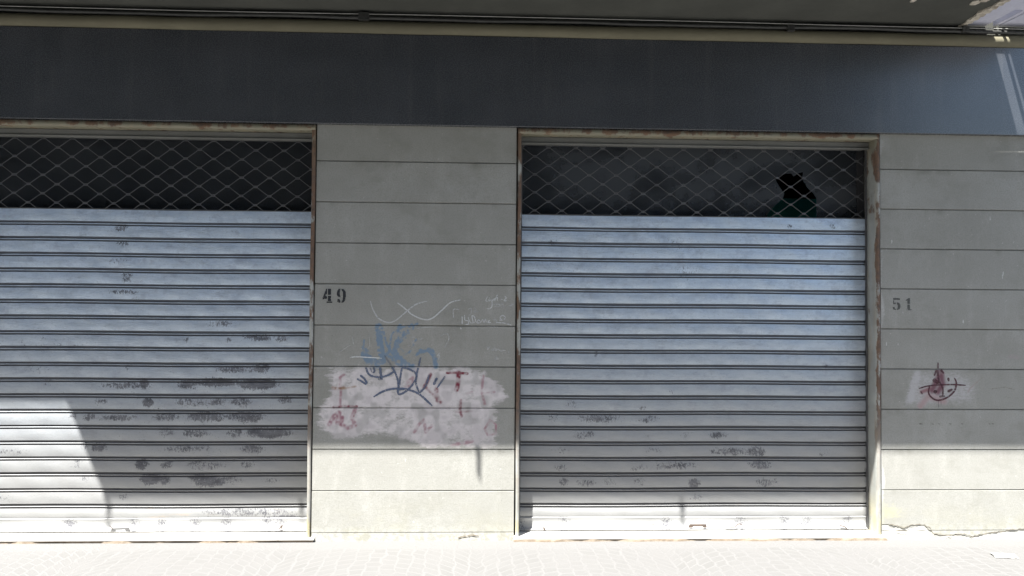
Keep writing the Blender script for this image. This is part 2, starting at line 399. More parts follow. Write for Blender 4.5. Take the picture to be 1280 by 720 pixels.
def pier(xs, res, paint=None, recess=None):
    zs = zrows(res)
    X, Z = np.meshgrid(xs, zs)
    Y = np.zeros_like(X)
    for k, j in enumerate(JOINTS):
        Y[np.abs(Z-j) < 0.003] = 0.009
    # courses sit a touch unevenly, and the faces are not perfectly flat
    kk = np.floor((Z-Z0)/CH)
    Y += 0.0012*np.sin(kk*2.3+1) + 0.0012*np.sin(X*3.1+Z*2.2)
    Y[:, 0] = Y[:, 0]; P = np.stack([X, Y, Z], -1)
    if recess is not None:
        Y += np.where(Z < recess(X), 0.0035 + 0.0015*np.sin(X*50)*np.sin(Z*70), 0)
        P = np.stack([X, Y, Z], -1)
    # wrap the sides back into the wall
    L = P[:, :1].copy(); L[..., 1] = 0.4; Rr = P[:, -1:].copy(); Rr[..., 1] = 0.4
    P = np.concatenate([L, P, Rr], 1)
    me = grid_mesh('pier', P)
    C = np.zeros((P.shape[0], P.shape[1], 4), np.float32)
    if paint:
        paint(P[..., 0], P[..., 2], C)
    ca = me.color_attributes.new('paint', 'FLOAT_COLOR', 'POINT'); ca.data.foreach_set('color', C.reshape(-1))
    o = link('pier', me, M['wall'], bld)
    for p in me.polygons: p.use_smooth = False
    return o
def over(C, a, col):
    """lay colour col with coverage a over the paint already there"""
    A = C[..., 3]; na = a + A*(1-a); w = np.where(na > 1e-4, a/np.maximum(na, 1e-4), 1)
    for i in range(3): C[..., i] = C[..., i]*(1-w) + col[i]*w
    C[..., 3] = na

def vnoise(X, Z, cell, seed):
    r = np.random.default_rng(seed); G_ = r.random((400, 400))
    u = X/cell + 97.3; v = Z/cell + 31.7; i = np.floor(u).astype(int); j = np.floor(v).astype(int); a = u-i; b_ = v-j
    a = a*a*(3-2*a); b_ = b_*b_*(3-2*b_)
    g_ = lambda p, q: G_[p % 400, q % 400]
    return (g_(i, j)*(1-a)+g_(i+1, j)*a)*(1-b_) + (g_(i, j+1)*(1-a)+g_(i+1, j+1)*a)*b_

def paint_mid(X, Z, C):
    VN = vnoise(X, Z, 0.012, 5)*0.5 + vnoise(X, Z, 0.03, 6)*0.5; VB = vnoise(X, Z, 0.03, 7)*0.4 + vnoise(X, Z, 0.09, 8)*0.6
    rag = noise1(Z*60, 3)*0.012 + noise1(Z*9, 4)*0.02
    def poly_soft(px, soft, ragx):
        p = pw(px); inn = inside(X + ragx, Z, p)
        d = seg_dist(X + ragx, Z, p + [p[0]]); sd = np.where(inn, d, -d)
        return np.clip(sd/soft*0.5+0.5, 0, 1)
    # large whitish overpaint (brushed, ragged at both sides)
    a = poly_soft([(417,459),(440,460),(520,460),(590,461),(606,466),(622,482),(628,498),(614,505),(622,520),(622,545),(618,561),(520,558),(508,548),(480,543),(450,546),(418,546),(402,530),(400,512),(412,490),(416,475)], 0.035, rag*1.3)
    n = 0.5+0.5*np.sin(X*7+np.sin(Z*5)*2)*np.sin(Z*11+X*3)
    a *= np.where(Z < WZ(500, 512), 0.72+0.12*n, 0.90+0.08*n)
    low = np.clip((WZ(560, 528)-Z)/0.10, 0, 1)*np.clip((X-WX(545, 530))/0.1, 0, 1)
    a *= 1-0.28*low
    a *= np.clip(0.72 + (VB-0.35)*1.2, 0.55, 1)
    over(C, a, (0.54, 0.505, 0.50))
    over(C, a*np.clip((VB-0.52)*3, 0, 0.5), (0.36, 0.33, 0.335))
    over(C, a*np.clip((vnoise(X, Z, 0.05, 11)-0.6)*3, 0, 0.6), (0.27, 0.265, 0.25))
    # bluish ghost of old spray above the patch
    def stroke(px, w, col, s, soft=0.6):
        d = seg_dist(X, Z, pw(px)); over(C, np.clip((w-d)/(w*soft), 0, 1)*s*np.clip((VN-0.20)*3.4, 0.35, 1.5), col)
    lb = (0.15, 0.205, 0.265)
    stroke([(473,408),(475,430),(478,452)], 0.03, lb, 0.85)
    stroke([(456,440),(462,452),(470,455)], 0.035, lb, 0.8)
    stroke([(500,408),(497,425),(493,440),(505,452)], 0.022, lb, 0.75)
    stroke([(503,425),(512,412),(522,406)], 0.02, lb, 0.75)
    stroke([(522,440),(535,436),(543,444),(545,458)], 0.022, lb, 0.8)
    stroke([(485,445),(500,455),(516,458)], 0.025, lb, 0.75)
    for q_ in ([(452,432),(460,445),(472,452),(486,440),(489,420),(497,409),(510,408)], [(478,410),(484,432),(496,450),(512,440),(520,425)], [(505,418),(495,430),(512,448),(528,440),(540,436),(548,450)], [(455,425),(452,446),(470,449)], [(515,405),(505,415),(500,428)]):
        stroke(q_, 0.011, lb, 0.62)
    # red lettering under the overpaint
    rd = (0.17, 0.05, 0.065); pk = (0.27, 0.14, 0.165)
    stroke([(559,466),(571,466),(584,467)], 0.011, rd, 0.85, 0.5)
    stroke([(573,466),(573,476),(571,487)], 0.019, rd, 0.72, 0.5)
    stroke([(576,500),(575,513),(577,520)], 0.013, rd, 0.55, 0.6)
    stroke([(538,468),(534,478),(530,484)], 0.016, rd, 0.66, 0.6)
    stroke([(545,487),(547,500),(550,502)], 0.02, rd, 0.68, 0.6)
    stroke([(533,485),(540,492),(546,498)], 0.014, rd, 0.5, 0.7)
    stroke([(570,515),(590,514)], 0.008, rd, 0.40)
    stroke([(583,492),(590,490)], 0.010, pk, 0.5)
    stroke([(417,509),(430,508),(446,508)], 0.011, rd, 0.66)
    stroke([(412,530),(418,520),(424,516),(422,528)], 0.02, pk, 0.66)
    stroke([(444,512),(440,522),(444,532),(434,535),(426,530),(428,522)], 0.018, pk, 0.72)
    stroke([(430,468),(425,472),(426,490)], 0.012, pk, 0.55)
    stroke([(426,492),(425,506)], 0.012, pk, 0.5)
    stroke([(509,478),(516,472),(514,482),(507,484)], 0.014, pk, 0.46)
    stroke([(518,540),(524,530),(530,525),(532,540),(540,532)], 0.014, pk, 0.46)
    stroke([(604,470),(602,490),(606,505)], 0.012, pk, 0.5)
    stroke([(604,492),(618,490)], 0.010, pk, 0.42)
    stroke([(612,525),(620,530),(620,542),(610,544),(606,536),(612,526)], 0.010, pk, 0.55)
    stroke([(565,556),(590,552)], 0.016, pk, 0.42)
    # rust-coloured smear at the left of the patch
    stroke([(416,485),(424,486),(430,484)], 0.014, (0.20, 0.10, 0.05), 0.62)
    stroke([(428,486),(445,483)], 0.008, (0.30, 0.20, 0.13), 0.5)
    # cast shadow of a drain spout, painted on as a dark streak
    stroke([(598,566),(600,592)], 0.008, (0.13, 0.12, 0.10), 0.35)
    for q in range(26):
        x = rng.uniform(405, 635); y = rng.uniform(410, 455); l = rng.uniform(4, 14)
        stroke([(x, y), (x+rng.uniform(-3, 3), y+l)], 0.006, (0.33, 0.33, 0.30), 0.28)
def foot_line(X):
    return np.interp(X, [WX(x, 660) for x in (1108, 1122, 1129, 1140, 1155, 1168, 1180, 1200, 1215, 1240, 1258, 1280, 1400)],
                     [WZ(1200, y) for y in (655, 658, 661, 656, 656, 668, 669, 668, 671, 666, 664, 661, 662)])
def paint_right(X, Z, C):
    def stroke(px, w, col, s, soft=0.8):
        d = seg_dist(X, Z, pw(px)); over(C, np.clip((w-d)/(w*soft), 0, 1)*s, col)
    p = pw([(1141,463),(1200,463),(1212,472),(1222,486),(1215,505),(1145,509),(1128,508),(1133,492)])
    inn = inside(X + noise1(Z*40, 8)*0.008, Z, p); d = seg_dist(X, Z, p+[p[0]])
    over(C, np.clip(np.where(inn, d, -d)/0.05*0.5+0.5, 0, 1)*0.55, (0.36, 0.35, 0.345))
    stroke([(1137,500),(1142,480),(1146,468)], 0.035, (0.37, 0.36, 0.36), 0.45)
    stroke([(1150,508),(1160,495),(1180,502)], 0.03, (0.30, 0.20, 0.20), 0.6)
    stroke([(1152,490),(1162,486)], 0.02, (0.20, 0.09, 0.10), 0.8)
    stroke([(1165,488),(1172,474),(1176,466),(1178,480),(1172,490)], 0.03, (0.13, 0.06, 0.075), 0.95)
    stroke([(1210,490),(1212,486),(1230,470)], 0.008, (0.22, 0.15, 0.13), 0.35)
    stroke([(1240,486),(1256,484),(1268,487)], 0.008, (0.14, 0.12, 0.10), 0.5)
    stroke([(1246,494),(1262,497),(1280,498)], 0.007, (0.16, 0.14, 0.12), 0.4)
    for x in (1149, 1151, 1165, 1173, 1187, 1202, 1236, 1240): stroke([(x, 529.5), (x+1.5, 530)], 0.009, (0.10, 0.095, 0.08), 0.6)
    for (x, y) in ((1238,271),(1253,344),(1204,400),(1108,428),(1254,340),(1115,300)): stroke([(x, y), (x, y+4)], 0.006, (0.5, 0.5, 0.48), 0.7)
    stroke([(1262,445),(1275,447)], 0.03, (0.30, 0.24, 0.25), 0.4)
    # bare plaster where the paint has come off the foot, and pale cement down the left edge
    yb = foot_line(X)
    if False: np.interp(X, [WX(x, 660) for x in (1108, 1122, 1129, 1140, 1155, 1168, 1180, 1200, 1215, 1240, 1258, 1280, 1400)],
                   [WZ(1200, y) for y in (655, 658, 661, 656, 656, 668, 669, 668, 671, 666, 664, 661, 662)])
    over(C, np.clip((yb-Z)/0.006, 0, 1)*0.9, (0.44, 0.43, 0.39))
    e = np.clip((XR1+0.035+noise1(Z*8, 12)*0.010-X)/0.02, 0, 1)*np.clip((ZTOP-Z)/0.05, 0, 1)*(0.45+0.3*np.sin(Z*5))
    over(C, e*0.8, (0.36, 0.355, 0.335))
    over(C, np.clip(1-np.hypot((X-WX(1108, 630))/0.22, (Z-WZ(1108, 640))/0.10), 0, 1)*0.6, (0.33, 0.32, 0.20))

G = 0.008
mid = pier(np.arange(XL1+G, XR0-G+0.001, 0.0045), 0.0045, paint_mid)
rgt = pier(np.concatenate([np.arange(XR1+G, 4.15, 0.0055), np.linspace(4.2, 8, 12)]), 0.0055, paint_right, foot_line)
lft = pier(np.linspace(-8, XL0-G, 40), 0.02)

# fascia, wall above, moulding, balcony
f = MB(); f.box(-8, 8, -FP, 0.35, ZTOP, ZF1); fo = f.build('fascia', M['fascia'], bld, bevel=0.003)
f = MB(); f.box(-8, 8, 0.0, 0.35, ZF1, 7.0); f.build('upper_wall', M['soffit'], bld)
# bulging plaster moulding
prof = [(-0.005, ZF1+0.001), (-0.040, ZF1+0.004), (-0.058, ZF1+0.020), (-0.064, ZF1+0.042), (-0.058, ZF1+0.066), (-0.042, ZF1+0.083), (-0.002, ZF1+0.090)]
xs = np.arange(-8, 8.01, 0.05)
P = np.zeros((len(prof), len(xs), 3))
for i, (y, z) in enumerate(prof):
    P[i, :, 0] = xs; P[i, :, 1] = y + noise1(xs*1.3, 21)*0.0022*(i not in (0, 6)); P[i, :, 2] = z + noise1(xs*1.1, 22+i//3)*0.0020*(0 if i == 0 else 1)
me = grid_mesh('moulding', P)
for p in me.polygons: p.use_smooth = True
link('moulding', me, M['mould'], bld)

def back(px, py, d, zs=ZSOF):
    """the point of the slab underside whose shadow falls on pixel px,py of plane y=d"""
    p = W(px, py, d); t = (zs - p.z)/SDZ
    return (p.x - SDX*t, d - t)
yf = -((ZSOF - WZ(500, 562.0))/SDZ)                       # outer edge of the balcony
curve = [back(px, py, SD) for px, py in ((137, 655), (134, 634), (128, 612), (117, 588), (106, 560), (97, 535), (88, 514), (84, 507.5))]
yl = back(40, 507.5, SD)[1]
XE = WX(1200, 33)                                         # end of the grey slab
ragx = [(XE + random.uniform(-0.012, 0.012), y) for y in np.linspace(-0.01, yf+0.02, 26)]
poly = [(-8, -0.001), (-8, yl)] + [(curve[-1][0]-0.02, yl)] + list(reversed(curve[:-1])) + [(curve[0][0]+0.005, yf)]
poly = [(-8, -0.001), (-8, yl)] + [curve[-1]] + list(reversed(curve[:-1]))
poly = [p for p in poly if p[1] > yf] + [(curve[0][0], yf)] + [(XE-0.01, yf)] + list(reversed(ragx)) + [(XE, -0.001)]
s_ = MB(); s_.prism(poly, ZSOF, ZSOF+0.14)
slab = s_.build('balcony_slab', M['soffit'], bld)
# second slab beyond the broken edge, with two slits beside the wall
zb = ZSOF+0.012
def bk(px, py): return back(px, py, -FP, zb)
a0, a1 = bk(1242.5, 57), bk(1272, 168); b0, b1 = bk(1253, 57), bk(1283, 168)
c0, c1 = bk(1257, 57), bk(1287.5, 166); e0, e1 = bk(1260, 57), bk(1291, 166)
def ext(p, q, y):  # point on line pq at given y
    t = (y-p[1])/(q[1]-p[1]); return (p[0]+(q[0]-p[0])*t, y)
yw, ys = -0.001, min(a1[1], b1[1])
SH = (-SDX/SDZ, -1/SDZ); TH = 0.09
s_ = MB()
s_.prism([(XE+0.012, yw), (XE+0.012, ys), ext(a0, a1, ys), ext(a0, a1, yw)], zb, zb+TH, SH)
s_.prism([ext(b0, b1, yw), ext(b0, b1, ys), ext(c0, c1, ys), ext(c0, c1, yw)], zb, zb+TH, SH)
s_.prism([ext(e0, e1, yw), ext(e0, e1, ys), (3.85, ys), (3.85, yw)], zb, zb+TH, SH)
s_.prism([(XE+0.012, ys-0.001), (XE+0.012, yf), (3.85, yf), (3.85, ys-0.001)], zb, zb+TH, SH)
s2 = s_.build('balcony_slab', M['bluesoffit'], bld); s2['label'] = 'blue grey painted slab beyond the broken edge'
# broken plaster lip along the end of the grey slab
s_ = MB()
ys_ = np.linspace(-0.03, yf, 90)
for i in range(len(ys_)-1):
    wf = lambda q: 0.026 + 0.010*math.sin(q*17) + 0.006*math.sin(q*41+1); zd = 0.010+0.004*math.sin(i*1.1)
    x0 = XE - 0.012 - wf(ys_[i]); x1_ = XE - 0.012 - wf(ys_[i+1])
    s_.prism([(x0, ys_[i]), (x1_, ys_[i+1]), (XE+0.012, ys_[i+1]), (XE+0.006, ys_[i])], ZSOF-zd, ZSOF+0.005)
s_.build('broken_edge', M['chip'], slab)
for (px, py, w) in ((1219, 3, 0.032), (1233, -1, 0.03), (1142, 0, 0.02)):
    v = FW*FPX + RT*(px-640) + UP*(360-py); t = (ZSOF-CAM[2])/v[2]; q = CAM + v*t
    pl = [(q[0]+w*math.cos(k)*random.uniform(0.6, 1.1), q[1]+w*1.3*math.sin(k)*random.uniform(0.7, 1.1)) for k in np.linspace(0, 2*math.pi, 15)[:-1]]
    s_ = MB(); s_.prism(pl, ZSOF-0.006, ZSOF+0.002); s_.build('plaster_chip', M['chip'], slab)
# short drain spouts under the outer edge
for i, (px, py0, py1, d) in enumerate(((598, 562, 594, 0), (853, 628, 658, SD), (1084, 628, 656, SD), (136, 632, 662, SD), (377, 628, 650, SD))):
    p = W(px, py1, d); t = (p.y - yf - 0.0)          # distance out to the edge
    xx, zz = p.x - SDX*t, p.z + SDZ*t
    m_ = MB(); m_.tube([(xx, yf, ZSOF+0.01), (xx, yf, ZSOF-0.03), (xx+0.002, yf, zz)], [0.016, 0.014, 0.011], 10)
    m_.build('drain_spout', M['steel'], slab)

# house numbers and graffiti -------------------------------------------------
def attr_fade(o, v):
    a = o.data.attributes.new('fade', 'FLOAT', 'POINT'); a.data.foreach_set('value', np.asarray(v, np.float32))
def digits(polys_list, boxes, mat, parent, fade):
    m_ = MB()
    for polys, (x0, y0, x1, y1) in zip(polys_list, boxes):
        for pl in polys:
            pts = [W(x0+(x1-x0)*u, y1+(y0-y1)*v, 0) for u, v in pl]
            tri = tessellate_polygon([pts])
            m_.add([(p.x, -0.0032, p.z) for p in pts], tri)
    o = m_.build('house_number', mat, parent, fix=False); attr_fade(o, [fade]*len(o.data.vertices)); return o
D4 = [[(0,.36),(.12,.52),(.40,1),(.50,1),(.50,.66),(.34,.50),(.50,.44),(.50,.30),(.02,.24)],
      [(.60,.56),(.95,.56),(.95,1),(.60,1)], [(.60,.12),(.95,.12),(.95,.50),(.60,.50)], [(.45,0),(1.08,0),(1.08,.09),(.45,.09)]]
D9 = [[(0,.62),(.06,.86),(.22,1),(.40,1),(.40,.90),(.34,.80),(.33,.60),(.40,.46),(.40,.38),(.20,.42),(.06,.50)],
      [(.52,1),(.78,.96),(.98,.78),(1.0,.48),(.92,.18),(.74,.03),(.52,0),(.52,.09),(.64,.2),(.68,.48),(.66,.78),(.52,.90)],
      [(.06,.08),(.2,.02),(.40,0),(.40,.12),(.3,.26),(.1,.27)]]
D5 = [[(.08,1),(.9,1),(.98,.84),(.08,.84)], [(.08,.80),(.22,.80),(.22,.60),(.45,.64),(.45,.50),(.08,.48)],
      [(.54,.64),(.85,.6),(1,.42),(1,.24),(.88,.06),(.54,0),(.54,.08),(.66,.18),(.68,.38),(.54,.52)], [(0,.24),(.26,.26),(.30,.12),(.45,.08),(.45,0),(.12,.04)]]
D1 = [[(.30,.52),(.72,.52),(.72,1),(.52,1),(.05,.84),(.05,.76),(.30,.80)], [(.30,.08),(.72,.08),(.72,.46),(.30,.46)], [(.1,0),(.95,0),(.95,.07),(.1,.07)]]
for D, bx, mt, pr, fd, lb in ((D4, (403.3, 361, 414.5, 378.5), 'black', mid, 0.92, 'black stencilled 4'), (D9, (421, 361, 432.5, 378.5), 'black', mid, 0.92, 'black stencilled 9'),
                      (D5, (1115.3, 372.5, 1125.2, 387.5), 'black2', rgt, 0.62, 'faded grey stencilled 5'), (D1, (1131.5, 372.5, 1139.5, 387.8), 'black2', rgt, 0.62, 'faded grey stencilled 1')):
    o = digits([D], [bx], M[mt], pr, fd); o['label'] = lb

def smooth_pts(pts, n=10):
    if len(pts) < 3: return pts
    P = [pts[0]] + list(pts) + [pts[-1]]; out = []
    for i in range(1, len(P)-2):
        p0, p1, p2, p3 = map(np.array, P[i-1:i+3])
        for t in np.linspace(0, 1, n, endpoint=False):
            out.append(tuple(0.5*((2*p1)+(-p0+p2)*t+(2*p0-5*p1+4*p2-p3)*t*t+(-p0+3*p1-3*p2+p3)*t**3)))
    return out + [tuple(pts[-1])]
LAYER = [0]
def strokes(name, lst, mat, parent, d=0.0, label=None, taper=True):
    """lst: (points px, width px, fade)"""
    m_ = MB(); fades = []
    for pts, w, fd in lst:
        LAYER[0] = (LAYER[0]+1) % 40
        yo = d - 0.0030 - LAYER[0]*0.00003
        q = smooth_pts(pts)
        pp = [W(x, y, d) for x, y in q]
        # resample
        out = [pp[0]]
        for p in pp[1:]:
            L = (p-out[-1]).length; k = max(1, int(L/0.008))
            a = out[-1]
            out += [a.lerp(p, (j+1)/k) for j in range(k)]
        N = len(out); hw = w/192.6/2
        rows = []
        for i, p in enumerate(out):
            t = (out[min(i+1, N-1)] - out[max(i-1, 0)]); t.y = 0
            if t.length < 1e-9: t = Vector((1, 0, 0))
            t.normalize(); nrm = Vector((-t.z, 0, t.x))
            e = min(i, N-1-i)/max(1, N*0.12); k = hw*((0.55+0.45*min(1, e)) if taper else 1)*(1+0.12*math.sin(i*1.7))
            rows.append((p+nrm*k, p-nrm*k))
        for i in range(N-1):
            zc = (out[i].z+out[i+1].z)/2
            if d == 0 and any(abs(zc-j) < 0.005 for j in JOINTS): continue
            a, b = rows[i]; c, e = rows[i+1]
            m_.add([(a.x, yo, a.z), (b.x, yo, b.z), (e.x, yo, e.z), (c.x, yo, c.z)], [(0, 1, 2, 3)]); fades += [fd]*4
    o = m_.build(name, mat, parent, fix=False); attr_fade(o, fades)
    if label: o['label'] = label
    return o
def z7(pts, ox, oy, s): return [(ox+x/s, oy+y/s) for x, y in pts]
A = lambda *p: z7(p, 390, 350, 4.923)
B = lambda *p: z7(p, 550, 360, 8.0)
Cc = lambda *p: z7(p, 430, 390, 5.538)
Dd = lambda *p: z7(p, 1100, 430, 6.544)
ch = [
 (A((360,130),(375,180),(410,235),(470,262),(520,245),(580,195),(640,150),(710,130)), 1.5, 0.55),
 (A((525,140),(560,165),(620,215),(690,243),(740,235),(800,185),(850,140),(915,122)), 1.6, 0.62),
 (A((235,478),(270,472),(330,475),(430,481)), 1.3, 0.8), (A((640,300),(690,292),(740,288)), 1.1, 0.35),
 # upper name
 (B((475,85),(458,125),(480,130),(495,95),(490,130),(515,120),(520,180),(495,208),(468,204)), 1.1, 0.6),
 (B((520,110),(525,128),(545,105),(548,128),(572,70),(574,128)), 1.1, 0.6), (B((612,112),(625,118)), 1.5, 0.6),
 (B((645,82),(662,100),(640,125),(665,128)), 1.1, 0.6),
 (B((532,165),(590,163),(600,185)), 1.0, 0.5), (B((540,185),(590,183)), 0.9, 0.4), (B((615,150),(640,185)), 1.0, 0.4), (B((690,180),(740,160)), 1.2, 0.45),
 # bracket, big word
 (B((135,300),(135,215),(195,218)), 1.1, 0.45),
 (B((280,215),(310,205),(312,250),(290,275)), 1.0, 0.4), (B((340,190),(360,215),(345,240),(380,235)), 1.0, 0.4),
 (B((222,280),(222,360)), 1.3, 0.65), (B((245,270),(250,320),(280,330),(285,360),(255,365)), 1.2, 0.65),
 (B((280,290),(300,340),(330,345),(320,280),(345,290),(355,335),(325,350)), 1.2, 0.62),
 (B((365,345),(385,318),(405,342),(378,350),(365,342)), 1.1, 0.6), (B((410,345),(425,315),(440,345),(455,312),(462,345)), 1.1, 0.55),
 (B((465,340),(495,325),(480,345),(510,345)), 1.2, 0.65), (B((530,320),(560,318),(570,345)), 1.0, 0.45),
 (B((590,320),(615,322),(600,295),(625,275),(650,290),(640,318),(615,325)), 1.2, 0.55), (B((560,345),(640,350),(700,368),(715,372)), 1.3, 0.55),
 (B((205,395),(212,412)), 1.8, 0.7), (B((285,395),(290,405)), 1.4, 0.4), (B((370,390),(378,398)), 1.4, 0.35), (B((480,388),(590,392)), 1.0, 0.3),
 # small faint word
 (B((475,585),(478,620),(495,585),(480,605),(500,625)), 1.0, 0.4), (B((515,600),(525,625),(545,600),(560,628),(575,605)), 0.9, 0.38),
 (B((580,610),(610,630),(640,620),(655,632)), 0.9, 0.4), (B((685,625),(690,665)), 0.9, 0.35),
 (B((5,480),(40,462),(80,465),(88,510),(60,570),(45,600)), 1.0, 0.38),
 (A((605,365),(620,350),(640,360),(615,385),(640,390)), 1.0, 0.4), (A((655,362),(685,362)), 1.0, 0.45), (A((670,348),(672,378)), 1.0, 0.4),
 (A((770,470),(785,450),(780,490)), 1.2, 0.5), (A((815,470),(818,482)), 1.2, 0.4), (A((1115,485),(1155,485)), 0.9, 0.35), (A((1135,470),(1137,498)), 0.9, 0.35),
 (A((250,340),(255,400)), 0.9, 0.25), (A((350,330),(355,400),(340,420)), 0.9, 0.25), (A((170,440),(240,400)), 0.9, 0.25), (A((590,410),(605,395)), 0.9, 0.3),
]
ch = [(p, w*1.05, min(1, f*1.15)) for p, w, f in ch]
strokes('chalk_graffiti', ch, M['chalk'], mid, label='thin white chalk scribbles and a looping double curve')
bl = [
 (Cc((150,380),(165,420),(185,440),(205,445)), 2.6, 0.85), (Cc((205,380),(212,410),(200,420)), 2.4, 0.75), (Cc((180,385),(195,420)), 2.0, 0.5),
 (Cc((250,375),(255,430),(262,470)), 3.2, 0.8), (Cc((205,447),(260,450),(310,435),(355,405)), 2.6, 0.85), (Cc((235,462),(268,462)), 3.6, 0.6),
 (Cc((90,462),(120,478),(155,502)), 2.4, 0.9), (Cc((112,438),(140,460),(162,495)), 2.6, 0.9),
 (Cc((325,375),(350,410),(372,470),(378,540)), 2.4, 0.85), (Cc((402,385),(392,440),(380,530)), 2.4, 0.85), (Cc((280,300),(330,375)), 2.2, 0.35),
 (Cc((400,385),(450,395),(500,430),(490,480),(440,540),(385,570),(375,540),(420,535)), 2.6, 0.85),
 (Cc((205,588),(260,555),(320,535),(400,530),(470,545),(530,575),(580,620),(612,650)), 2.6, 0.9),
 (Cc((530,318),(515,380),(502,440),(500,500),(522,560)), 2.4, 0.8), (Cc((530,314),(533,320)), 2.8, 0.9), (Cc((522,562),(560,520),(580,470),(590,430)), 2.6, 0.75),
 (Cc((645,455),(620,505)), 3.2, 0.75), (Cc((640,460),(630,480)), 3.0, 0.6), (Cc((700,445),(645,525)), 2.2, 0.9), (Cc((335,385),(420,378)), 1.8, 0.5),
]
lt = bl[5:8] if False else [q for q in bl if max(p[0] for p in q[0]) < 460.5]
rt = [q for q in bl if min(p[0] for p in q[0]) > 543]
strokes('blue_graffiti', [q for q in bl if q not in lt and q not in rt], M['blue'], mid, label='dark blue spray tag over the pale patch')
strokes('graffiti_tick', lt, M['blue'], mid); strokes('graffiti_tick', rt, M['blue'], mid)
mr = [
 (Dd((473,145),(472,200),(470,260)), 1.6, 0.85), (Dd((440,260),(475,200),(520,240)), 2.6, 0.75), (Dd((315,365),(380,345),(470,335),(600,332),(700,338)), 1.8, 0.85),
 (Dd((470,230),(480,300),(510,360),(510,420)), 2.4, 0.75), (Dd((430,290),(480,320)), 5.0, 0.7),
 (Dd((405,335),(395,400),(430,445),(480,460),(550,435),(605,385),(622,320),(605,275)), 2.2, 0.85), (Dd((435,395),(465,385)), 4.0, 0.8),
 (Dd((555,275),(560,305)), 2.8, 0.8), (Dd((550,390),(590,370)), 3.2, 0.75), (Dd((330,385),(345,410)), 2.0, 0.6), (Dd((480,430),(530,425)), 2.8, 0.6),
 (Dd((475,460),(476,520)), 0.9, 0.4), (Dd((495,460),(497,500)), 0.9, 0.35),
]
strokes('maroon_graffiti', mr, M['maroon'], rgt, label='maroon spray star and circle')
# cracks at the foot
def crack(pts, parent, w=1.1):
    q = []
    for a, b in zip(pts[:-1], pts[1:]):
        for t in np.linspace(0, 1, 5, endpoint=False): q.append((a[0]+(b[0]-a[0])*t+random.uniform(-.8, .8), a[1]+(b[1]-a[1])*t+random.uniform(-.7, .7)))
    q.append(pts[-1]); m_ = MB()
    for i, (a, b) in enumerate(zip(q[:-1], q[1:])):
        pa, pb = W(*a), W(*b); h0 = w/192.6/2*(0.5+abs(math.sin(i*0.9))*0.9); h1 = w/192.6/2*(0.5+abs(math.sin((i+1)*0.9))*0.9)
        m_.add([(pa.x, -0.0028, pa.z-h0), (pb.x, -0.0028, pb.z-h1), (pb.x, -0.0028, pb.z+h1), (pa.x, -0.0028, pa.z+h0)], [(0, 1, 2, 3)])
    return m_.build('crack', M['crack'], parent, fix=False)
crack([(1110, 655), (1122, 657), (1129, 660), (1134, 658), (1140, 656), (1155, 655.5), (1162, 659), (1166, 666), (1176, 669), (1190, 669)], rgt, 0.6)
crack([(1192, 669), (1205, 667), (1217, 671), (1228, 667), (1245, 665), (1258, 663), (1280, 661)], rgt, 0.5)
crack([(1116, 662), (1134, 664)], rgt, 0.7)
crack([(572, 672), (580, 670), (588, 669), (598, 669)], mid, 1.2)

# dark interior of the shop: floor, back and side walls, ceiling
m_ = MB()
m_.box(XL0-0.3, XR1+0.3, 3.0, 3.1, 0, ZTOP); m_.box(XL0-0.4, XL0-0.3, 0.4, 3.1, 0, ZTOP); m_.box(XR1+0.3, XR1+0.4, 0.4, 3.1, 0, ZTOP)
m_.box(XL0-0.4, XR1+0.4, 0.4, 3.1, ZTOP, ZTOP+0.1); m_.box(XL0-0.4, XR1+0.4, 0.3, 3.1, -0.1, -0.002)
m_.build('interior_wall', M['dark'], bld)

# ------------------------------------------------------------------ doorways
ZG_TOP = WZ(651, 268.5, SD)                   # top edge of the slats
g1, g19 = WZ(651, 285.0, SD), WZ(651, 631.0, SD)
PITCH = (g1-g19)/18
ZH = WZ(700, 181.5, SD-0.02)                  # header underside
def make_frame(x0, x1, root):
    # steel angle lining: front flange 18 mm, reveal back to the shutter
    fl = 0.022
    def edgeattr(o, fn):
        a = o.data.attributes.new('edge', 'FLOAT', 'POINT')
        L = rootloc(o.parent)
        a.data.foreach_set('value', np.array([fn(v.co + L) for v in o.data.vertices], np.float32))
    def strip(pf, along, name):
        """sweep a cross-section (list of points) along samples, dense so the rust attribute has detail"""
        P = np.array([[along(p, s) for p in pf] for s in np.linspace(0, 1, 90)])
        me = grid_mesh(name, P); return link(name, me, M['frame'], root)
    yf_ = -0.010
    for sgn, xe in ((1, x0), (-1, x1)):
        pf = [(xe, 0.02), (xe, yf_), (xe+sgn*fl*0.5, yf_-0.001), (xe+sgn*fl, yf_), (xe+sgn*(fl+0.001), 0.03), (xe+sgn*(fl+0.001), 0.08), (xe+sgn*(fl+0.0005), SD+0.02), (xe-sgn*0.01, SD+0.022)]
        o = strip(pf, lambda p, s: (p[0]+0.0015*math.sin(s*17), p[1], s*(ZTOP-0.004)+0.0), 'jamb')
        edgeattr(o, lambda v: 0.95 if v.y < 0.02 else (0.5 if v.z > 2.15 else -0.15))
    pf = [(0.02, ZTOP-0.003), (yf_-0.002, ZTOP-0.003), (yf_-0.003, ZTOP-0.02), (yf_-0.002, ZTOP-0.036), (0.05, ZTOP-0.037), (SD-0.03, ZTOP-0.036), (SD+0.08, ZTOP-0.036)]
    o = strip(pf, lambda p, s: (x0+0.002+(x1-x0-0.004)*s, p[0], p[1]), 'lintel')
    edgeattr(o, lambda v: 0.75 if v.z > ZTOP-0.03 else 0.2)

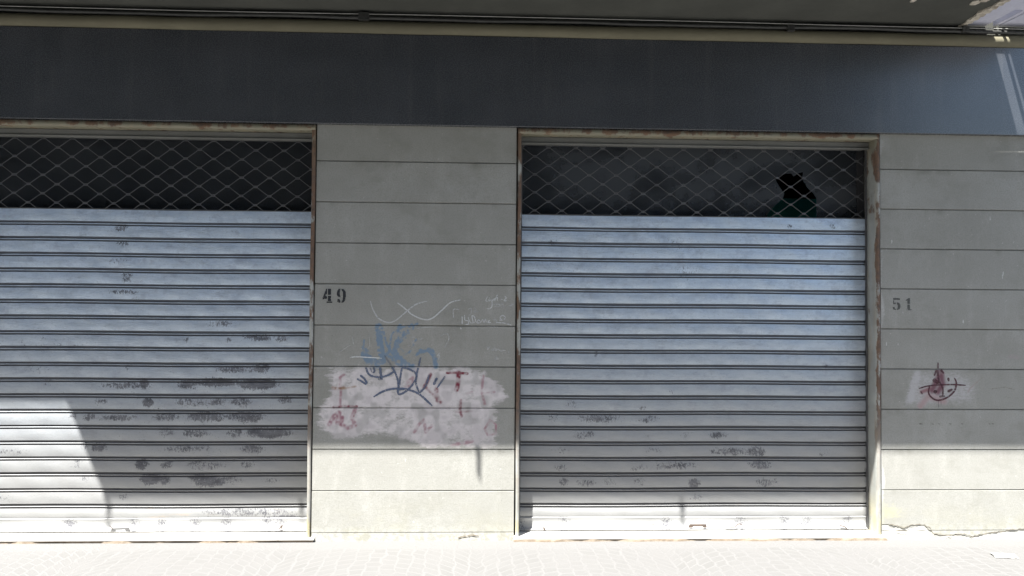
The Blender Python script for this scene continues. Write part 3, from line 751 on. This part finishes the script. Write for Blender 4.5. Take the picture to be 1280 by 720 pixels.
WEAR = {0: [ # px, py, rx, ry, strength
    (152,285,9,4,1.0),(154,304,8,4,0.9),(148,326,14,4,0.6),(158,346,8,7,0.7),(155,365,16,3,0.9),(168,374,6,5,0.5),
    (275,405,18,4,0.75),(325,422,20,4,0.95),(352,423,8,4,0.9),(233,425,4,3,0.8),(286,425,4,3,0.8),
    (300,462,34,4,0.85),(327,460,10,6,1.0),(40,462,18,5,0.4),(70,430,60,10,0.3),(160,459,6,5,0.6),
    (160,482,30,4,0.85),(180,480,6,6,1.1),(235,480,12,6,1.05),(270,478,30,5,1.15),(322,480,24,6,1.3),(60,477,6,5,0.6),
    (185,503,7,5,1.2),(240,503,20,5,0.85),(300,502,14,5,0.9),(357,500,9,4,0.85),(272,503,12,5,0.8),(125,502,8,4,0.7),
    (150,522,22,4,0.9),(208,521,16,5,0.9),(257,521,22,6,1.05),(307,521,22,6,1.05),(92,520,6,4,0.7),(112,521,8,5,0.8),
    (244,541,16,5,0.9),(210,540,10,5,0.8),(335,541,28,6,1.15),(295,541,12,5,0.8),
    (123,559,9,5,1.15),(105,558,8,4,0.6),(228,561,20,4,0.8),(316,561,14,5,0.95),(250,560,12,4,0.7),
    (177,580,7,6,1.2),(208,580,8,5,0.9),(255,581,22,6,0.75),(95,580,7,5,0.6),(310,580,10,5,0.7),
    (188,599,12,6,1.3),(205,600,7,5,1.1),(262,602,18,6,1.2),(247,597,12,4,1.0),(290,600,14,5,0.7),(340,600,12,3,0.6),
    (155,621,5,4,0.7),(110,597,20,4,0.6),(310,640,60,5,0.7),(355,650,30,6,0.9),(260,650,30,4,0.7),(10,565,25,4,0.6),(8,624,12,4,0.6),(240,455,80,60,0.15),(250,530,110,60,0.25)],
 1: [(690,303,6,4,0.8),(850,305,22,8,0.5),(858,340,16,10,0.55),(700,340,60,16,0.25),(987,283,4,3,0.9),(1040,283,4,4,0.9),
    (745,442,3,5,0.9),(1033,458,3,3,0.9),(840,490,10,3,0.5),(715,505,10,5,0.65),(803,510,4,3,0.8),(960,506,10,2,0.5),
    (692,523,8,5,0.75),(750,523,28,5,0.9),(810,524,14,4,0.8),(730,543,16,5,0.9),(898,544,12,4,0.95),(860,543,10,4,0.6),(808,544,4,3,0.6),
    (915,564,28,5,0.95),(945,564,12,6,1.05),(815,563,12,5,0.6),(1030,565,12,5,0.5),(700,563,14,4,0.5),
    (843,582,26,5,0.9),(950,581,14,6,0.95),(700,585,8,4,0.8),(800,585,14,4,0.6),
    (705,602,6,5,1.0),(732,603,12,5,0.9),(762,602,8,5,0.7),(800,602,10,5,0.65),(868,604,7,6,1.3),(958,602,14,6,0.85),
    (870,622,12,4,0.85),(850,570,130,40,0.12),(1085,583,5,30,0.7)]}

def make_curtain(x0, x1, root, which):
    xs = np.arange(x0+0.03, x1-0.03+0.001, 0.009)
    prof = []
    z = ZG_TOP
    def slat(zt, h):   # face from zt down to zt-h, then the hooked joint
        for u in np.linspace(0, 1, 8):
            prof.append((SD - 0.0022*math.sin(math.pi*u), zt-h*u))
        q = zt-h
        prof.extend([(SD+0.006, q-0.0010), (SD+0.013, q-0.003), (SD+0.013, q-0.0140), (SD+0.003, q-0.0148), (SD+0.0005, q-0.0165), (SD+0.0005, q-0.0190), (SD+0.003, q-0.0208), (SD+0.012, q-0.0216), (SD+0.012, q-0.0302), (SD+0.001, q-0.0312)])
    J = 0.0315
    slat(z, z-(g1+0.012)); 
    for i in range(18): slat(g1+0.012-J, PITCH-J) if False else slat(g1+0.012-J-i*PITCH, PITCH-J)
    zend = g19+0.012-J
    for u in np.linspace(0, 1, 8): prof.append((SD-0.0035*math.sin(math.pi*u), zend-0.058*u))
    prof = np.array(prof)
    P = np.zeros((len(prof), len(xs), 3)); P[..., 0] = xs[None]; P[..., 1] = prof[:, :1]; P[..., 2] = prof[:, 1:]
    # dents and sag
    P[..., 1] += 0.0016*np.sin(P[..., 0]*3.7+which*2)*np.sin(P[..., 2]*2.9+1) + 0.0008*np.sin(P[..., 0]*23+P[..., 2]*40)
    P[..., 2] += 0.0014*np.sin(P[..., 0]*4.1+which)+0.0008*np.sin(np.floor(P[..., 2]/PITCH)*3.3+P[..., 0]*2)
    me = grid_mesh('slat_curtain', P)
    wv = np.zeros(P.shape[:2]); X, Z = P[..., 0], P[..., 2]
    for (px, py, rx, ry, s) in WEAR[which]:
        c = W(px, py, SD); k = 1/188.0
        s = s*(0.86 if which else 1.0)
        r2 = ((X-c.x)/(rx*k*1.1))**2+((Z-c.z)/(ry*k*1.15))**2
        wv = np.maximum(wv, s*np.exp(-r2*r2*0.7))
    a = me.attributes.new('wear', 'FLOAT', 'POINT'); a.data.foreach_set('value', wv.reshape(-1).astype(np.float32))
    for p in me.polygons: p.use_smooth = False
    link('slat_curtain', me, M['slats'], root)
    return zend-0.058

def make_rail(x0, x1, zt, root, which):
    zb_ = 0.030
    prof = [(SD+0.004, zt-0.001), (SD-0.006, zt-0.003), (SD-0.008, zt-0.006), (SD-0.006, zt-0.012), (SD-0.006, zb_+0.016), (SD-0.022, zb_+0.013), (SD-0.024, zb_+0.009), (SD-0.022, zb_+0.004), (SD-0.002, zb_)]
    xs = np.arange(x0+0.026, x1-0.026, 0.02); P = np.zeros((len(prof), len(xs), 3))
    for i, (y, z) in enumerate(prof): P[i, :, 0] = xs; P[i, :, 1] = y + 0.0012*np.sin(xs*9+i); P[i, :, 2] = z
    me = grid_mesh('bottom_rail', P)
    wv = np.zeros(P.shape[:2])
    for c in rng.uniform(x0, x1, 9): wv = np.maximum(wv, 0.75*np.exp(-((P[..., 0]-c)/0.05)**2))
    a = me.attributes.new('wear', 'FLOAT', 'POINT'); a.data.foreach_set('value', wv.reshape(-1).astype(np.float32))
    return link('bottom_rail', me, M['slats'], root)

PX = 0.183
def make_grille(x0, x1, root, xnode, znode):
    m_ = MB(); rowh = 0.0605; nrow = 8
    y = SD+0.004
    for r in range(nrow+1):
        za, zb_ = znode-(r-1)*rowh, znode-r*rowh       # zigzag between row r-1 and row r
        offa = xnode + (PX/2 if (r-1) % 2 else 0); offb = xnode + (PX/2 if r % 2 else 0)
        pts = []
        k0 = int((x0-offa)/PX)-2; k1 = int((x1-offa)/PX)+2
        for k in range(k0, k1):
            xa = offa + k*PX; xb = xa + (PX/2); fl = 0.011
            pts += [(xa-fl, y, za-0.004), (xa+fl, y, za-0.004), (xb-fl, y, zb_+0.004), (xb+fl, y, zb_+0.004)]
        ztopl, zbotl = ZH-0.002, ZG_TOP+0.004
        # keep the stretch inside the opening, dropping what is behind header or slats
        seg = []
        for a, b in zip(pts[:-1], pts[1:]):
            for t in np.linspace(0, 1, 5, endpoint=False):
                p = (a[0]+(b[0]-a[0])*t, y, a[2]+(b[2]-a[2])*t + 0.0012*math.sin(a[0]*40))
                if x0+0.028 < p[0] < x1-0.028 and zbotl-0.012 < p[2] < ztopl+0.01: seg.append(p)
                else:
                    if len(seg) > 1: m_.tube(seg, 0.0024, 5)
                    seg = []
        if len(seg) > 1: m_.tube(seg, 0.0024, 5)
    for r in range(nrow):
        z = znode-r*rowh; off = xnode+(PX/2 if r % 2 else 0)
        if not (zbotl < z < ztopl): continue
        for k in range(-20, 20):
            x = off+k*PX
            if x0+0.04 < x < x1-0.04: 
                rr = random.uniform(0.9, 1.15)
                m_.box(x-0.012*rr, x+0.012*rr, y-0.006, y+0.005, z-0.0068, z+0.0068)
    m_.box(x0+0.028, x1-0.028, y-0.004, y+0.006, ZG_TOP+0.0005, ZG_TOP+0.0065)
    m_.build('grille', M['steel'], root)

def door(x0, x1, which, txt):
    cx = (x0+x1)/2
    fr = empty('door_frame', (cx, 0, 0), txt['frame'], 'door frame', 'rusty steel frames of the two shop doorways')
    make_frame(x0, x1, fr)
    rs = empty('roller_shutter', (cx, SD, 0.03), txt['shutter'], 'roller shutter', 'roller shutters closing the two shop doorways')
    zend = make_curtain(x0, x1, rs, which)
    rail = make_rail(x0, x1, zend, rs, which)
    node = (685.8, 184.5) if which else (19, 171.8)
    n = W(*node, SD+0.004)
    make_grille(x0, x1, rs, n.x, n.z)
    m_ = MB(); z1 = ZTOP-0.037
    m_.box(x0+0.024, x1-0.024, SD-0.045, SD+0.07, ZH+0.012, z1-0.001)
    m_.box(x0+0.026, x1-0.026, SD-0.055, SD-0.010, ZH, ZH+0.0095)
    m_.build('header_box', M['header'], rs, bevel=0.003)
    for xe, s in ((x0+0.0232, 1), (x1-0.0232, -1)):
        m_ = MB(); m_.box(min(xe, xe+s*0.012), max(xe, xe+s*0.012), SD-0.012, SD-0.007, 0.031, ZH-0.002)
        m_.build('guide_rail', M['steel'], rs)
    # window behind
    wn = empty('shop_window', (cx, SD+0.12, ZG_TOP-0.4), txt['window'], 'window', 'dusty transom windows behind the shutter grilles')
    yg = SD+0.10; zl, zh = ZG_TOP-0.45, ZTOP+0.02
    outer = [Vector((x0-0.02, 0, zl)), Vector((x1+0.02, 0, zl)), Vector((x1+0.02, 0, zh)), Vector((x0-0.02, 0, zh))]
    loops = [outer]
    if which:
        hole = [(307,325),(350,303),(400,300),(415,318),(440,300),(465,292),(466,318),(472,350),(495,385),(525,410),(542,440),(543,585),(262,585),(268,530),(290,500),(350,445),(362,415),(330,370)]
        hp = [W(900+x/4.5, 150+y/4.5, yg) for x, y in hole]
        loops.append([Vector((p.x, 0, p.z)) for p in hp])
    allp = [p for l in loops for p in l]; tri = tessellate_polygon(loops); m_ = MB(); n0 = len(allp)
    fs = list(tri) + [tuple(i+n0 for i in t[::-1]) for t in tri]
    if which:
        h0 = len(outer); hn = len(loops[1])
        fs += [(h0+i, h0+(i+1) % hn, n0+h0+(i+1) % hn, n0+h0+i) for i in range(hn)]
    m_.add([(p.x, yg, p.z) for p in allp] + [(p.x, yg+0.004, p.z) for p in allp], fs)
    po = m_.build('pane', M['pane'], wn, fix=False)
    if which: po['label'] = 'dusty pane with a jagged hole'
    m_ = MB(); m_.box(x0, x1, yg-0.02, yg-0.002, ZTOP-0.06, ZTOP-0.0365); m_.box(x0, x1, yg-0.02, yg-0.002, zl, zl+0.05)
    m_.box(x0+0.001, x0+0.045, yg-0.02, yg-0.003, zl+0.05, ZTOP-0.06); m_.box(x1-0.045, x1-0.001, yg-0.02, yg-0.003, zl+0.05, ZTOP-0.06)
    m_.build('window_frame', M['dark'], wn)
    # step
    st = empty('doorstep', (cx, 0, 0), txt['step'], 'doorstep', 'worn stone doorsteps under the shutters')
    m_ = MB(); m_.box(x0-0.012, x1+0.03, -0.028, 0.30, 0.0125, 0.028)
    m_.build('slab', M['step'], st, bevel=0.004)
    xs = np.arange(x0-0.012, x1+0.03, 0.02); m_ = MB()
    top = [0.0123 for _ in xs]; yb = [-0.022-0.007*which+0.005*math.sin(x*9+which)+0.004*math.sin(x*23)+random.uniform(-0.002, 0.002) for x in xs]
    for i in range(len(xs)-1):
        m_.add([(xs[i], yb[i], -0.01), (xs[i+1], yb[i+1], -0.01), (xs[i+1], yb[i+1], 0.0123), (xs[i], yb[i], 0.0123), (xs[i], 0.2, 0.0123), (xs[i+1], 0.2, 0.0123)], [(0, 1, 2, 3), (3, 2, 5, 4)])
    m_.build('mortar_bed', M['stepedge'], st)
    return rs, rail

t0 = dict(frame='rusty beige steel frame round the left doorway, beside the 49 pier',
          shutter='grey slatted roller shutter with heavy dark wear and a sunlit patch, beside number 49',
          window='dark unbroken window strip behind the left shutter grille, left of the number 49',
          step='thin pale stone doorstep under the left shutter, left of the number 49 pier')
t1 = dict(frame='rusty beige steel frame round the right doorway, beside the faded 51',
          shutter='blue grey slatted roller shutter standing in shade between the house numbers 49 and 51',
          window='dusty dark window strip with a jagged hole, behind the right shutter grille',
          step='pale stone doorstep with crumbling brown front edge under the right shutter')
rs0, rail0 = door(XL0, XL1, 0, t0)
rs1, rail1 = door(XR0, XR1, 1, t1)

# lock tabs, staples and scabs of rust on the bottom rails
def plate(px, py, w, h, rot, parent, name='lock_tab', d=SD-0.026, mat='rust', notch=True):
    c = W(px, py, d); m_ = MB()
    pts = [(-w/2, -h/2), (-w*0.3, -h/2), (-w*0.22, -h*0.1), (w*0.25, -h*0.1), (w*0.32, -h/2), (w/2, -h/2), (w*0.46, h/2), (-w*0.42, h/2)] if notch else [(-w/2, -h/2), (w/2, -h*0.35), (w*0.4, h/2), (-w*0.3, h*0.4)]
    ca, sa = math.cos(rot), math.sin(rot)
    v = [(c.x+x*ca-z*sa, c.z+x*sa+z*ca) for x, z in pts]; n = len(v)
    tri = tessellate_polygon([[Vector((x, z, 0)) for x, z in v]])
    fs = [t for t in tri] + [tuple(i+n for i in t[::-1]) for t in tri] + [(i, (i+1) % n, n+(i+1) % n, n+i) for i in range(n)]
    m_.add([(x, d, z) for x, z in v] + [(x, d+0.004, z) for x, z in v], fs)
    return m_.build(name, M[mat], parent)
plate(872, 657.5, 0.125, 0.022, 0.0, rail1)
plate(150, 662, 0.125, 0.020, 0.03, rail0, mat='steel')
def hook(pts, parent, r=0.003, d=SD-0.028, mat='rust'):
    m_ = MB(); m_.tube([W(x, y, d) for x, y in smooth_pts(pts, 4)], r, 6); return m_.build('staple', M[mat], parent)
hook([(907, 658.5), (918, 659), (922, 655.5), (925, 655), (928, 656)], rail1)
hook([(815, 656.5), (818, 654.5)], rail1, 0.0025); hook([(758, 658), (761, 655.5)], rail1, 0.0022)
hook([(679.5, 659), (681, 662.5)], rail1, 0.006); hook([(1050, 657), (1056, 658.5), (1059, 661.5)], rail1, 0.0035)
hook([(349, 661), (353, 656.5), (351, 662)], rail0, 0.0035); hook([(137, 657), (141, 661)], rail0, 0.002); hook([(168, 662), (172, 658)], rail0, 0.002)

# green board leaning inside behind the hole
gb = MB(); p0, p1 = W(955, 248, 0.62), W(1042, 300, 0.62)
gb.box(p0.x, p1.x+0.15, 0.60, 0.64, 0.0, p0.z)
o = gb.build('board', M['green'], bevel=0.004); tag(o, 'dark green board inside the shop, seen through the jagged hole in the right window', 'board')

# ------------------------------------------------------------------ cables along the top of the wall
cz = ZF1+0.098; cx_ = np.arange(-8, 8.01, 0.1)
cb = empty('cable_run', (0, -0.05, cz), 'black cable with thin grey wire running along the moulding under the balcony', 'cable')
m_ = MB(); m_.tube([(x, -0.052+0.003*math.sin(x*2.1), cz+0.007*noise1(np.array([x*1.6]), 31, 3)[0]*0.7) for x in cx_], 0.0125, 8)
m_.build('sheath', M['cable'], cb, smooth=True)
m_ = MB(); m_.tube([(x, -0.070+0.002*math.sin(x*3), cz+0.018+0.003*math.sin(x*1.3+1)) for x in cx_], 0.0028, 6)
m_.build('wire', M['wire'], cb, smooth=True)
for px, py in ((455, 20), (988, 36), (1206, 37)):
    big = 1.5 if px == 455 else 1.0
    c = W(px, py, -0.06); m_ = MB(); m_.box(c.x-0.014*big*1.6, c.x+0.014*big*1.6, -0.078, -0.03, c.z-0.020*big, c.z+0.02)
    m_.box(c.x-0.002, c.x+0.002, -0.082, -0.0785, c.z-0.012, c.z+0.014)
    m_.build('clip', M['cable'], cb, bevel=0.004)

# scrap of paper on the pavement
v = FW*FPX + RT*(1252-640) + UP*(360-694); q = CAM + v*((0.004-CAM[2])/v[2])
m_ = MB(); n = 8
pts = np.zeros((4, n, 3))
for j in range(4):
    for i in range(n):
        pts[j, i] = (q[0]+(i/(n-1)-0.5)*0.13+j*0.006, q[1]+(j/3-0.5)*0.09-i*0.003, 0.004+0.010*abs(math.sin(i*1.3+j*0.8))*math.sin(math.pi*(j+0.3)/3.6))
me = grid_mesh('paper_scrap', pts); o = link('paper_scrap', me, M['paper'])
sm = o.modifiers.new('thick', 'SOLIDIFY'); sm.thickness = 0.001
tag(o, 'small crumpled white paper scrap on the pavement near the right wall foot', 'litter')
